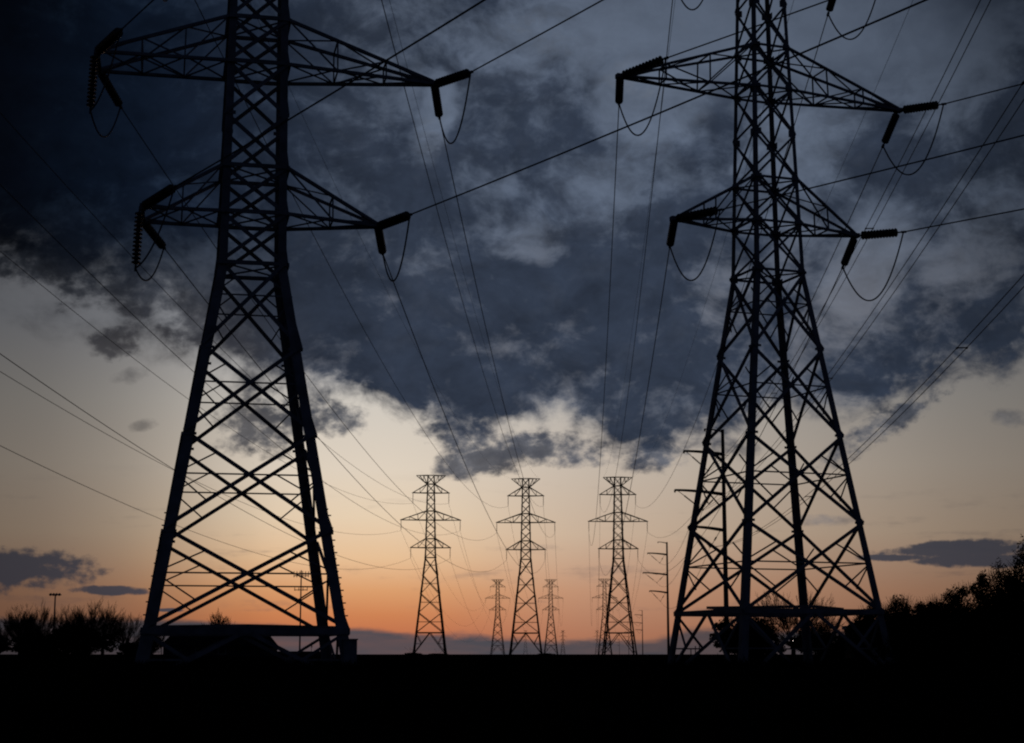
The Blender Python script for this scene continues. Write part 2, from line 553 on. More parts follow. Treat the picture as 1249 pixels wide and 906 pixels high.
def lattice(root, spec, mat, full=True):
    """the tower itself: legs, bracing of each face, belt, crossarms, peak"""
    zs, hf = spec['z'], spec['h']
    wl, wu, wb, wub, ws = spec['wleg_low'], spec['wleg_up'], spec['wbrace'], spec['wbrace_up'], spec['wsec']
    top = zs['peak']
    low = [0.0, zs['belt']] + zs['nodes'] + [zs['waist']]
    up = [zs['waist'], zs['lowb'], zs['lowt']]
    n1 = zs['up_panels'][0]
    up += [lerp(zs['lowt'], zs['midb'], i / n1) for i in range(1, n1)] + [zs['midb'], zs['midt']]
    n2 = zs['up_panels'][1]
    up += [lerp(zs['midt'], zs['topb'], i / n2) for i in range(1, n2)] + [zs['topb'], zs['topt'], zs['peak']]

    def P(c, z):
        sx, sy = CN[c]
        h = hf(z)
        return Vector((sx * h, sy * h, z))

    # legs
    zw = zs['waist']
    for c in CN:
        sx, sy = CN[c]
        mb = MB()
        fx, fy = Vector((-sx, 0, 0)), Vector((0, -sy, 0))
        mb.angle(P(c, -0.3), P(c, zw), wl, fx, fy, t=max(0.03, wl * .16), w2=lerp(wl, wu, .6))
        mb.angle(P(c, zw), P(c, top), wu, fx, fy, t=max(0.03, wu * .16), w2=wu * .85)
        if full:
            # splice plates where the braces meet the leg
            for z in low[2:] + up[1:-1]:
                big = 0.07 if z < zw else spec['gusset']
                p = P(c, z)
                e = 0.012
                wz = wl if z < zw else wu
                mb.box(*bx2(p + Vector((-sx * (wz + big) * .5, sy * (e + .012), 0)), ((wz + big) * .5, 0.012, big * .95)))
                mb.box(*bx2(p + Vector((sx * (e + .012), -sy * (wz + big) * .5, 0)), (0.012, (wz + big) * .5, big * .95)))
        leg = mb.build('leg', mat, root)
        if full and c in spec['step_bolts']:
            sb = MB()
            z = 2.6
            k = 0
            while z < 8.6:
                p = P(c, z)
                if k % 2:
                    sb.bar(p, p + Vector((sx * .13, 0, 0)), 0.06)
                else:
                    sb.bar(p, p + Vector((0, sy * .13, 0)), 0.06)
                z += 0.30
                k += 1
            tag(sb.build('step_bolts', mat, leg), kind='stuff')
        if full:
            ft = MB()
            p = P(c, 0.0)
            ft.lathe(p + Vector((0, 0, -0.6)), p + Vector((0, 0, .35)), [(0, .55), (.92, .55), (1, .48)], 14)
            ft.build('footing', M['wall'], leg)

    # bracing, one part per face
    for fi, (c0, c1) in enumerate(FACES):
        mb = MB()
        s0, s1 = CN[c0], CN[c1]
        nrm = Vector(((s0[0] + s1[0]) / 2, (s0[1] + s1[1]) / 2, 0))
        def seg(a, b, w, off=0.0, hh=None):
            mb.bar(a + nrm * off, b + nrm * off, w, hh if hh else w * .6, up=nrm)
        # under the belt: an inverted V to the feet with small struts
        B0, B1 = P(c0, zs['belt']), P(c1, zs['belt'])
        F0, F1 = P(c0, 0.1), P(c1, 0.1)
        Bm = (B0 + B1) / 2
        seg(Bm, F0, wb, .02)
        seg(Bm, F1, wb, .02)
        for Bq, Fq in ((B0, F0), (B1, F1)):
            mid = Bm.lerp(Fq, .5)
            Lq = Bq.lerp(Fq, .5)
            seg(Bq, mid, wb * .75, -.05)
            seg(Lq, mid, ws, -.08)
            if full:
                seg(Lq, Bm.lerp(Fq, .8), ws, -.12)
        # body below the waist
        for z0, z1 in zip(low[1:-1], low[2:]):
            dz = spec.get('face_dz', (0, 0, 0, 0))[fi]
            A0, A1, T0, T1 = [P(c, z + dz) for c, z in ((c0, z0), (c1, z0), (c0, z1), (c1, z1))]
            seg(A0, T1, wb, .05)
            seg(A1, T0, wb, -.05 - wb * .3)
            wA, wT = (A1 - A0).length, (T1 - T0).length
            t = wA / (wA + wT)
            X = A0.lerp(T1, t)
            L0, L1 = A0.lerp(T0, t), A1.lerp(T1, t)
            if full or spec.get('secondary'):
                seg(L0, X, ws, -.10)
                seg(L1, X, ws, -.12)
            if full:
                seg(L0, A0.lerp(T1, t * .5), ws, -.14)
                seg(L0, T0.lerp(A1, (1 - t) * .5), ws, -.16)
                seg(L1, A1.lerp(T0, t * .5), ws, -.18)
                seg(L1, T1.lerp(A0, (1 - t) * .5), ws, -.20)
        # upper body
        for z0, z1 in zip(up[:-1], up[1:]):
            A0, A1, T0, T1 = P(c0, z0), P(c1, z0), P(c0, z1), P(c1, z1)
            seg(A0, T1, wub, .03)
            seg(A1, T0, wub, -.03 - wub * .3)
        for z in [zs['waist'], zs['lowb'], zs['lowt'], zs['midb'], zs['midt'], zs['topb'], zs['topt'], zs['peak']]:
            seg(P(c0, z), P(c1, z), wub * 1.05, .09)
        mb.build('face_bracing', mat, root)

    # belt and the cross ties at the level of the arms
    mb = MB()
    for c0, c1 in FACES:
        mb.bar(P(c0, zs['belt']), P(c1, zs['belt']), wb * 1.2, wb * 1.5)
        if full:
            c2 = dict(FACES)[c1]
            mb.bar((P(c0, zs['belt']) + P(c1, zs['belt'])) / 2 + Vector((0, 0, .25)), (P(c1, zs['belt']) + P(c2, zs['belt'])) / 2 + Vector((0, 0, .25)), wb * .8)
    mb.build('belt_frame', mat, root)
    for z in [zs['waist'], zs['lowb'], zs['lowt'], zs['midb'], zs['midt'], zs['topb'], zs['topt']]:
        mb = MB()
        mb.bar(P('fl', z + .02), P('rr', z + .02), ws)
        mb.bar(P('fr', z - .02), P('rl', z - .02), ws)
        mb.build('plan_brace', mat, root)

    # crossarms
    wc, wd = spec['wchord'], spec['wlace']
    def arm(side, zb, zt, length, nfr, wide):
        mb = MB()
        hb, ht = hf(zb), hf(zt)
        tipw = wide
        def bot(s, t):
            return Vector((side * lerp(hb, length, t), s * lerp(hb, tipw, t), zb))
        def tp(s, t):
            return Vector((side * lerp(ht, length, t), s * lerp(ht, tipw, t), lerp(zt, zb + .10, t)))
        for s in (-1, 1):
            mb.bar(bot(s, 0), bot(s, 1), wc, wc)
            mb.bar(tp(s, 0), tp(s, 1), wc, wc)
        ts = [0] + [(i + 1) / (nfr + 1) for i in range(nfr)] + [0.97]
        for i in range(1, nfr + 1):
            t = ts[i]
            for s in (-1, 1):
                mb.bar(bot(s, t), tp(s, t), wd)
            mb.bar(bot(-1, t), bot(1, t), wd)
            mb.bar(tp(-1, t), tp(1, t), wd)
        for i in range(nfr + 1):
            t0, t1 = ts[i], ts[i + 1]
            for s in (-1, 1):
                if (i % 2) == 0:
                    mb.bar(bot(s, t1) , tp(s, t0), wd)
                else:
                    mb.bar(tp(s, t1), bot(s, t0), wd)
            mb.bar(bot(-1, t0), bot(1, t1), wd * .9)
            mb.bar(bot(1, t0) + Vector((0, 0, .07)), bot(-1, t1) + Vector((0, 0, .07)), wd * .9)
            if full and i < nfr:
                mb.bar(tp(-1 if i % 2 else 1, t0), tp(1 if i % 2 else -1, t1), wd * .9)
        # end plate
        e0, e1 = bot(-1, 1), bot(1, 1)
        if wide > .5:
            mb.bar(e0, e1, wc * 1.1, wc * 1.3)
            for e in (e0, e1):
                mb.box(*bx2(e, (.16, .16, .16)))
        else:
            mb.box(*bx2((e0 + e1) / 2 + Vector((side * .06, 0, .02)), (.22, tipw + .06, .12)))
        return mb.build('crossarm', mat, root)
    arms = {}
    for nm, (zb, zt) in {'low': ('lowb', 'lowt'), 'mid': ('midb', 'midt'), 'top': ('topb', 'topt')}.items():
        for sd, sg in (('R', 1), ('L', -1)):
            Lg, nf, wide = spec['arm'][nm + sd]
            arms[nm + sd] = arm(sg, zs[zb], zs[zt], Lg, nf, wide)
    # ground wire arms on top
    for sg in (1, -1):
        mb = MB()
        zt, zp, Lg = zs['topt'], zs['peak'], spec['gw_arm']
        tip = Vector((sg * Lg, 0, zp - .05))
        for s in (-1, 1):
            h0, h1 = hf(zt), hf(zp)
            a = Vector((sg * h1, s * h1, zp))
            b = Vector((sg * h0, s * h0, zt))
            mb.bar(a, tip, wc * .9)
            mb.bar(b, tip, wc * .9)
            for t in (.35, .68):
                mb.bar(a.lerp(tip, t), b.lerp(tip, t), wd)
            mb.bar(a.lerp(tip, .35), b.lerp(tip, .02), wd)
            mb.bar(a.lerp(tip, .68), b.lerp(tip, .35), wd)
        mb.build('ground_wire_arm', mat, root)
    return arms

def bx2(c, h):
    return (c[0] - h[0], c[1] - h[1], c[2] - h[2]), (c[0] + h[0], c[1] + h[1], c[2] + h[2])

def lin(pts):
    def f(z):
        for (z0, h0), (z1, h1) in zip(pts[:-1], pts[1:]):
            if z <= z1:
                return lerp(h0, h1, (z - z0) / (z1 - z0))
        return pts[-1][1]
    return f

# the two big angle towers near the viewer
SPEC_L = dict(face_dz=(.16, 0, -.12, 0),
    z=dict(belt=2.764, nodes=[7.45, 12.2, 16.6], waist=21.07, lowb=23.73, lowt=26.15, midb=31.69, midt=34.1, topb=39.6, topt=42.0, peak=44.6, up_panels=(2, 2)),
    h=lin([(-0.3, 5.25), (21.07, 1.679), (31.69, 1.539), (44.6, 1.37)]),
    wleg_low=.55, wleg_up=.42, wbrace=.19, wbrace_up=.19, wsec=.075, wchord=.16, wlace=.075, gusset=.1, step_bolts=('fl', 'fr'),
    arm=dict(lowR=(6.45, 1, .12), lowL=(5.5, 1, 1.5), midR=(9.35, 2, .12), midL=(8.0, 2, 1.5), topR=(5.65, 1, .12), topL=(5.0, 1, 1.2)), gw_arm=4.7)
SPEC_R = dict(
    z=dict(belt=3.904, nodes=[8.618, 13.352, 18.187], waist=22.603, lowb=25.391, lowt=27.928, midb=33.239, midt=35.714, topb=40.98, topt=43.3, peak=45.9, up_panels=(2, 2)),
    h=lin([(-0.3, 4.69), (22.603, 1.502), (33.239, 1.201), (45.9, .85)]),
    wleg_low=.40, wleg_up=.22, wbrace=.17, wbrace_up=.12, wsec=.075, wchord=.13, wlace=.07, gusset=.2, step_bolts=(),
    arm=dict(lowR=(5.66, 1, .12), lowL=(5.62, 1, .12), midR=(8.84, 2, .12), midL=(8.79, 2, .12), topR=(5.2, 1, .12), topL=(5.2, 1, .12)), gw_arm=4.3)

tower_l = tag(empty('lattice_tower', (-13.355, 84, 0), R(11.705)), 'huge dark lattice tower filling the left side, house seen through its base', 'transmission tower', 'large near lattice towers')
tower_r = tag(empty('lattice_tower', (14.322, 92, 0), R(19.434)), 'huge dark lattice tower on the right, turned corner-on, bare tree behind its base', 'transmission tower', 'large near lattice towers')
lattice(tower_l, SPEC_L, M['steel'])
lattice(tower_r, SPEC_R, M['steel'])

# strings and wires: tip towards the viewer, tip towards the far tower, end of the near string, end of the far string,
# heading and slope of the near wire, drop of the jumper
STR = {
('L','topR'):([-7.77, 85.16, 39.6],[-7.77, 85.16, 39.6],[-6.09, 82.75, 39.24],[-7.65, 88.0, 39.04],35.0,-0.03,2.0),
('L','topL'):([-18.01, 81.81, 39.6],[-18.49, 84.16, 39.6],[-16.32, 79.4, 39.24],[-18.37, 87.01, 39.04],35.0,-0.03,2.0),
('L','midR'):([-4.14, 85.91, 31.69],[-4.14, 85.91, 31.69],[-2.15, 83.67, 31.57],[-3.99, 88.77, 30.81],34.48,0.014,2.54),
('L','midL'):([-20.88, 80.91, 31.69],[-21.49, 83.85, 31.69],[-19.18, 78.44, 31.85],[-21.02, 86.64, 30.7],33.68,0.0326,1.53),
('L','lowR'):([-7.0, 85.32, 23.73],[-7.0, 85.32, 23.73],[-5.19, 82.93, 23.73],[-6.96, 88.23, 23.0],34.77,-0.006,2.39),
('L','lowL'):([-18.44, 81.42, 23.73],[-19.04, 84.35, 23.73],[-16.43, 79.22, 24.14],[-18.55, 87.24, 23.07],32.32,-0.0201,1.14),
('R','topR'):([19.27, 93.75, 40.98],[19.27, 93.75, 40.98],[21.39, 91.7, 40.62],[19.09, 96.51, 39.83],46.0,-0.03,2.76),
('R','topL'):([9.37, 90.25, 40.98],[9.37, 90.25, 40.98],[11.49, 88.21, 40.62],[9.49, 93.1, 40.41],46.0,-0.03,2.64),
('R','midR'):([22.71, 94.96, 33.24],[22.71, 94.96, 33.24],[24.85, 92.88, 32.94],[22.36, 97.63, 31.91],45.77,0.001,2.88),
('R','midL'):([5.98, 89.06, 33.24],[5.98, 89.06, 33.24],[8.36, 87.28, 33.65],[6.1, 92.0, 32.69],45.73,0.0312,3.0),
('R','lowR'):([19.72, 93.9, 25.39],[19.72, 93.9, 25.39],[22.04, 92.03, 25.15],[19.49, 96.64, 24.19],45.9,-0.0077,2.9),
('R','lowL'):([8.97, 90.11, 25.39],[8.97, 90.11, 25.39],[11.24, 88.15, 25.39],[8.97, 93.0, 24.58],45.81,0.0095,2.88),
}
SAG = {('L','topR'):8.6, ('L','topL'):9.5, ('L','midR'):8.9, ('L','midL'):9.9, ('L','lowR'):9.35, ('L','lowL'):9.0,
       ('R','topR'):10.3, ('R','topL'):12.3, ('R','midR'):9.45, ('R','midL'):12.3, ('R','lowR'):10.0, ('R','lowL'):10.4}

def hang(a, b, sag, n=24):
    a, b = Vector(a), Vector(b)
    out = []
    for i in range(n + 1):
        t = i / n
        p = a.lerp(b, t)
        p.z -= 4 * sag * t * (1 - t)
        out.append(p)
    return out

TW = {'L': tower_l, 'R': tower_r}
SIDE = {'R': 'right', 'L': 'left'}
LEVEL = {'top': 'top', 'mid': 'middle', 'low': 'lowest'}
TNAME = {'L': 'big left tower', 'R': 'big right tower'}
for (tw, k), (tn, tf, N, Fp, hd, sl, js) in STR.items():
    root = TW[tw]
    inv = (Matrix.Translation(root.location) @ Matrix.Rotation(root.rotation_euler.z, 4, 'Z')).inverted()
    L_ = lambda p: inv @ Vector(p)
    insulator(L_(tn), L_(N), .255, 12, M['porcelain'], root, cap=.38 if tw + k[3] == 'RR' else .2)
    insulator(L_(tf), L_(Fp), .235, 12, M['porcelain'], root, cap=.34 if tw + k[3] == 'RR' else .2)
    jm = MB()
    if tw == 'L' and k[3] == 'L':
        V = Vector(tn) + Vector((-.12, -.12, -.10))
        Vb = V + Vector((-.1, 0, -3.05))
        insulator(L_(V), L_(Vb), .235, 13, M['porcelain'], root, name='jumper_insulator')
        jm.tube([L_(p) for p in hang(N, Vb, .75, 18)], .044, 6)
        jm.tube([L_(p) for p in hang(Vb, Fp, js, 20)], .044, 6)
    else:
        jm.tube([L_(p) for p in hang(N, Fp, js, 30)], .044, 6)
    jm.build('jumper_cable', M['cable'], root)
    # wire coming towards and over the viewer
    h = R(hd)
    pts = []
    for i in range(41):
        s = 260 * i / 40
        pts.append(Vector(N) + Vector((math.sin(h) * s, -math.cos(h) * s, sl * s + 3.3e-4 * s * s)))
    wb_ = MB()
    wb_.tube(pts, .038, 6)
    o = wb_.build('conductor', M['cable'])
    tag(o, 'conductor passing overhead from the %s %s crossarm of the %s' % (LEVEL[k[:3]], SIDE[k[3]], TNAME[tw]), 'power line', 'conductors passing overhead')

# a plate box on the leg of the left tower
gb = MB()
gb.box((4.50, -5.35, 0.0), (5.12, -4.85, 2.36))
gb.box((4.46, -5.39, 2.36), (5.16, -4.81, 2.42))
gb.build('equipment_box', M['steel'], tower_l)

# ------------------------------------------------------------------ straight line towers down the valley
SPEC_F = dict(
    z=dict(belt=6.25, nodes=[11.85, 17.15, 22.3], waist=27.35, lowb=30.15, lowt=32.7, midb=38.0, midt=40.6, topb=45.75, topt=48.3, peak=50.8, up_panels=(2, 2)),
    h=lin([(-0.3, 4.75), (6.25, 3.9), (27.35, 1.57), (50.8, 1.0)]),
    wleg_low=.42, wleg_up=.32, wbrace=.20, wbrace_up=.15, wsec=.095, wchord=.19, wlace=.11, gusset=.2, step_bolts=(), secondary=True,
    arm=dict(lowR=(5.6, 1, .12), lowL=(5.6, 1, .12), midR=(8.43, 2, .12), midL=(8.43, 2, .12), topR=(5.13, 1, .12), topL=(5.13, 1, .12)), gw_arm=4.2)
proto = empty('lattice_tower', (-23.2, 480, 1.45), R(5))
tag(proto, 'leftmost of the three mid-distance lattice towers, against the orange glow', 'transmission tower', 'mid-distance lattice towers on the horizon')
lattice(proto, SPEC_F, M['far_steel'], full=False)
INS = 2.86
ARM_TIP = {}
for nm, zb in (('low', 30.15), ('mid', 38.0), ('top', 45.75)):
    for sd, sg in (('R', 1), ('L', -1)):
        x = sg * SPEC_F['arm'][nm + sd][0]
        insulator((x, 0, zb - .05), (x, 0, zb - INS), .13, 12, M['porcelain'], proto, seg=6)
        ARM_TIP[nm + sd] = Vector((x, 0, zb - INS - .1))
spots = [
    ((4.0, 489, 1.45), -2, 'middle one of the three mid-distance lattice towers', 0),
    ((30.56, 485, 1.45), 1, 'rightmost of the three mid-distance lattice towers, left of the monopoles', 0),
    ((-9.8, 1160, 1.45), 6, 'small distant lattice tower between the left and middle mid-distance towers', 1),
    ((26.5, 1160, 1.45), -5, 'small distant lattice tower just right of the middle mid-distance tower', 1),
    ((62.8, 1150, 1.45), 0, 'small distant lattice tower half hidden behind the right mid-distance tower', 1),
    ((29.0, 3650, 1.45), 0, 'tiny far tower seen between the legs of the middle mid-distance tower', 2),
    ((109.0, 3650, 1.45), 8, 'tiny far tower right of the second small distant tower, on the horizon', 2),
    ((182.6, 3650, 1.45), 0, 'tiny far tower left of the right mid-distance tower, on the horizon', 2),
]
FAR = {'A': proto}
for key, (loc, rz, lab, row) in zip('BCDEFGHI', spots):
    c = copy_tree(proto)
    c.location = loc
    c.rotation_euler = (0, 0, R(rz))
    c['label'] = lab
    c['group'] = ['mid-distance lattice towers on the horizon', 'small distant lattice towers', 'tiny far towers on the horizon'][row]
    FAR[key] = c

def tipw(key, k):
    o = FAR[key]
    return o.location + Matrix.Rotation(o.rotation_euler.z, 3, 'Z') @ ARM_TIP[k]

FN = {'A': 'left mid-distance tower', 'B': 'middle mid-distance tower', 'C': 'right mid-distance tower'}
for (tw, k), v in STR.items():
    dest = 'B' if tw == 'L' else 'C'
    mb = MB()
    mb.tube(hang(v[3], tipw(dest, k), SAG[tw, k], 48), .030, 5)
    o = mb.build('conductor', M['cable'])
    tag(o, 'conductor sagging from the %s %s crossarm, %s, to the %s' % (LEVEL[k[:3]], SIDE[k[3]], TNAME[tw], FN[dest]), 'power line', 'conductors running to the mid-distance towers')
# the left-hand line comes in from a tower outside the picture
base = Vector((-40.7, 69.2, 0)) - Vector((-13.355, 84, 0))
for k in ('topR', 'topL', 'midR', 'midL', 'lowR', 'lowL'):
    mb = MB()
    mb.tube(hang(Vector(STR['L', k][3]) + base, tipw('A', k), 9.0, 56), .030, 5)
    o = mb.build('conductor', M['cable'])
    tag(o, 'conductor from beyond the left edge to the %s %s crossarm, left mid-distance tower' % (LEVEL[k[:3]], SIDE[k[3]]), 'power line', 'conductors entering from the left edge')
# ground wires
for tw, dest in (('L', 'B'), ('R', 'C')):
    root = TW[tw]
    sp = SPEC_L if tw == 'L' else SPEC_R
    for sg, sd in ((-1, 'left'), (1, 'right')):
        a = root.location + Matrix.Rotation(root.rotation_euler.z, 3, 'Z') @ Vector((sg * sp['gw_arm'], 0, sp['z']['peak']))
        o2 = FAR[dest]
        b = o2.location + Matrix.Rotation(o2.rotation_euler.z, 3, 'Z') @ Vector((sg * 4.2, 0, 50.8))
        mb = MB()
        mb.tube(hang(a, b, 7.5, 40), .014, 5)
        o = mb.build('ground_wire', M['cable'])
        tag(o, 'thin ground wire from the %s to the %s top end, %s' % (TNAME[tw], sd, FN[dest]), 'power line', 'thin ground wires')
# the next spans
for a, b in (('A', 'D'), ('B', 'E'), ('C', 'F')):
    for k in ('topR', 'topL', 'midR', 'midL', 'lowR', 'lowL'):
        mb = MB()
        mb.tube(hang(tipw(a, k), tipw(b, k), 21.0, 40), .030, 4)
        o = mb.build('conductor', M['cable'])
        tag(o, 'faint conductor receding from the %s %s crossarm of the %s' % (LEVEL[k[:3]], SIDE[k[3]], FN[a]), 'power line', 'faint conductors to the distant towers')

# ------------------------------------------------------------------ monopoles with curved arms on the right
def monopole(loc, rz, label, seg=10):
    root = tag(empty('monopole', loc, rz), label, 'power pole', 'monopoles with curved arms')
    mb = MB()
    mb.tube([(0, 0, -.3), (0, 0, 10), (0, 0, 20), (0, 0, 29.9)], .36, seg, .22)
    mb.build('pole', M['pole'], root)
    def arm(z, L, up, r):
        a = MB()
        pts = []
        for i in range(9):
            t = i / 8
            pts.append((-L * t, 0, z + up * (1 - (1 - t) ** 1.8)))
        a.tube(pts, r, 7, r * .6)
        a.box((-L - .10, -.10, z + up - .32), (-L + .10, .10, z + up + .05))
        return a.build('arm', M['pole'], root)
    arm(29.6, 2.4, .35, .13)
    for z, L, up, vx, vz in ((26.55, 5.25, .42, -2.0, 24.38), (21.2, 6.55, .55, -2.85, 19.13), (16.42, 4.85, .5, -1.98, 14.25)):
        arm(z, L, up, .25)
        for t, nm in ((.93, 'outer'), (.12, 'inner')):
            x = -L * t
            zz = z + up * (1 - (1 - t) ** 1.8) - .12
            insulator((x, 0, zz), (vx + (-.06 if nm == 'outer' else .06), 0, vz), .13, 12, M['porcelain'], root, seg=6, cap=1.0)
    return root
mono = monopole((28.16, 223, 1.45), R(3), 'tallest monopole with curved arms, seen behind the big right tower\'s left legs')
for loc, lab in (((41.52, 452, 1.45), 'second tallest monopole with curved arms, just left of the big right tower'),
                 ((88.99, 1160, 1.45), 'small monopole with curved arms right of the right mid-distance tower'),
                 ((140.5, 2050, 1.45), 'tiny monopole between the legs of the right mid-distance tower, right one of two'),
                 ((193.9, 3075, 1.45), 'tiny monopole between the legs of the right mid-distance tower, left one of two')):
    c = copy_tree(mono)
    c.location = loc
    c['label'] = lab

BUN = [((26.16, 223, 25.83), -2.40, -.0577, 4.7e-4, 'highest'), ((25.30, 223, 20.58), -2.40, -.0530, 3.6e-4, 'middle'), ((26.18, 223, 15.70), -2.40, -.0627, 3.9e-4, 'lowest')]
for (st, hd, a, b2, nm) in BUN:
    root = tag(empty('conductor_bundle', st, R(hd)), '%s pair of parallel conductors with small spacers, climbing right from the tallest monopole' % nm, 'power line', 'paired conductors from the tallest monopole')
    f = lambda s: a * s + b2 * s * s
    for dx_ in (-.21, .21):
        mb = MB()
        mb.tube([(dx_, -s, f(s)) for s in [i * 6 for i in range(44)]], .021, 5)
        mb.build('conductor', M['cable'], root)
    for s in {'highest': (28, 78, 128, 178), 'middle': (44, 116, 166), 'lowest': (62, 98, 150)}[nm]:
        mb = MB()
        mb.bar((-.24, -s, f(s)), (.24, -s, f(s)), .06, .05)
        for dx_ in (-.21, .21):
            mb.bar((dx_, -s - .12, f(s - .0) - .01), (dx_, -s + .12, f(s) - .01), .07, .07)
        mb.build('spacer', M['cable'], root)
# spans from the tallest to the second monopole
for vx, vz, nm in ((-2.0, 24.38, 'top'), (-2.85, 19.13, 'middle'), (-1.98, 14.25, 'bottom')):
    mb = MB()
    a = Vector((28.16 + vx, 223, 1.45 + vz))
    b = Vector((41.52 + vx, 452, 1.45 + vz))
    mb.tube(hang(a, b, 4.5, 30), .028, 5)
    o = mb.build('conductor', M['cable'])
    tag(o, 'faint conductor slung between the two tallest monopoles under their %s arms' % nm, 'power line', 'conductors between the monopoles')
mb = MB()
st = Vector((25.8, 223, 31.2))
h = R(-2.4)
mb.tube([st + Vector((math.sin(h) * s, -math.cos(h) * s, -.045 * s + 4.2e-4 * s * s)) for s in [i * 6 for i in range(44)]], .011, 5)
tag(mb.build('ground_wire', M['cable']), 'single thin ground wire climbing right from the tip of the tallest monopole', 'power line', 'thin ground wires')

# ------------------------------------------------------------------ trees
def grow(mb, rnd, p, d, L, r, depth, spread, upward, twist=0.16, minr=.012, ratio=(.58, .82)):
    n = 3
    pts = [p.copy()]
    q = p.copy()
    dd = d.copy()
    for i in range(n):
        dd = (dd + Vector((rnd.gauss(0, twist), rnd.gauss(0, twist), rnd.gauss(0, twist * .5) + upward * .10))).normalized()
        q = q + dd * (L / n)
        pts.append(q.copy())
    r2 = max(minr, r * .62)
    mb.tube(pts, max(r, minr), 5 if r > .05 else 3, r2)
    if depth == 0:
        return
    k = rnd.choice((2, 3, 3)) if depth > 1 else rnd.choice((3, 4, 5))
    for i in range(k):
        t = 1.0 if i == 0 else rnd.uniform(.35, .95)
        j = min(int(t * n), n - 1)
        bp = pts[j].lerp(pts[j + 1], t * n - j)
        axis = Vector((rnd.gauss(0, 1), rnd.gauss(0, 1), rnd.gauss(0, .6))).normalized()
        ang = rnd.uniform(.4, 1.0) * spread * (.45 if i == 0 else 1)
        nd = (Matrix.Rotation(ang, 3, dd.orthogonal().normalized()) @ dd)
        nd = Matrix.Rotation(rnd.uniform(0, 6.283), 3, dd) @ nd
        nd = (nd + Vector((0, 0, upward * .25))).normalized()
        grow(mb, rnd, bp, nd, L * rnd.uniform(*ratio), r2 * (.95 if i == 0 else .72), depth - 1, spread, upward, twist, minr, ratio)

def bare_tree(loc, height, seed, label, stems=1, spread=.75, upward=.5, depth=5, group='bare trees on the left', minr=.014):
    rnd = random.Random(seed)
    root = tag(empty('bare_tree', loc), label, 'tree', group)
    tr, cr = MB(), MB()
    r0 = height * .02
    for s in range(stems):
        a = rnd.uniform(0, 6.283)
        lean = .10 if stems == 1 else .28
        d = Vector((math.cos(a) * lean, math.sin(a) * lean, 1)).normalized()
        p = Vector((math.cos(a) * .2 * (stems > 1), math.sin(a) * .2 * (stems > 1), -.2))
        top = p + d * height * .28
        tr.tube([p, p.lerp(top, .5) + Vector((rnd.gauss(0, .06), 0, 0)), top], r0 / stems ** .3, 7, r0 * .75 / stems ** .3)
        for b in range(4 if stems == 1 else 3):
            t = 1 if b == 0 else rnd.uniform(.6, 1)
            aa = rnd.uniform(0, 6.283)
            k = .15 if b == 0 else rnd.uniform(.4, .9) * spread
            nd = (d + Vector((math.cos(aa) * k, math.sin(aa) * k, .1))).normalized()
            grow(cr, rnd, p.lerp(top, t), nd, height * .27, r0 * .6 / stems ** .3, depth - 1, spread, upward, minr=minr)
    # bring the grown crown to the wanted height
    mz = max(v[2] for v in cr.v)
    f = height / mz
    cr.v = [(x * f, y * f, z * f) for x, y, z in cr.v]
    tr.v = [(x * f, y * f, z * f) for x, y, z in tr.v]
    tr.build('trunk', M['bark'], root)
    cr.build('crown', M['bark'], root)
    return root

def fan_tree(loc, height, width, seed, label, group=None, limbs=34, twigs=13, thick=1.0):
    """bare tree of long straight limbs fanning out of a short trunk into a dome of fine twigs"""
    rnd = random.Random(seed)
    root = tag(empty('bare_tree', loc), label, 'tree', group)
    tr, cr = MB(), MB()
    tr.tube([(0, 0, -.2), (.04, 0, height * .1), (0, .03, height * .2)], height * .035, 8, height * .026)
    for i in range(limbs):
        a = rnd.uniform(0, 6.283)
        e = math.asin(min(1, rnd.uniform(.12, 1.0)))
        d = Vector((math.cos(a) * math.cos(e) * width / 2 / height * 1.15, math.sin(a) * math.cos(e) * width / 2 / height * 1.15, math.sin(e) * .80))
        p = Vector((0, 0, height * rnd.uniform(.12, .2)))
        q = p + d * height * rnd.uniform(.5, .62)
        mid = p.lerp(q, .5) + Vector((rnd.gauss(0, .12), rnd.gauss(0, .12), rnd.gauss(.12, .1)))
        r = rnd.uniform(.035, .075) * thick
        cr.tube([p, mid, q], r, 5, r * .45)
        for j in range(twigs):
            t = rnd.uniform(.35, 1.0)
            b = p.lerp(mid, t * 2) if t < .5 else mid.lerp(q, t * 2 - 1)
            nd = (d.normalized() + Vector((rnd.gauss(0, .42), rnd.gauss(0, .42), rnd.gauss(.1, .3)))).normalized()
            grow(cr, rnd, b, nd, height * rnd.uniform(.12, .20), .02 * thick, 2, .6, .3, .07, .011 * thick)
    mz = max(v[2] for v in cr.v)
    mx = max(abs(v[0]) for v in cr.v)
    cr.v = [(x * width / 2 / mx, y * width / 2 / mx, z * height / mz) for x, y, z in cr.v]
    tr.build('trunk', M['bark'], root)
    cr.build('crown', M['bark'], root)
def G(x, y):
    return (x, y, ground_z(x, y))

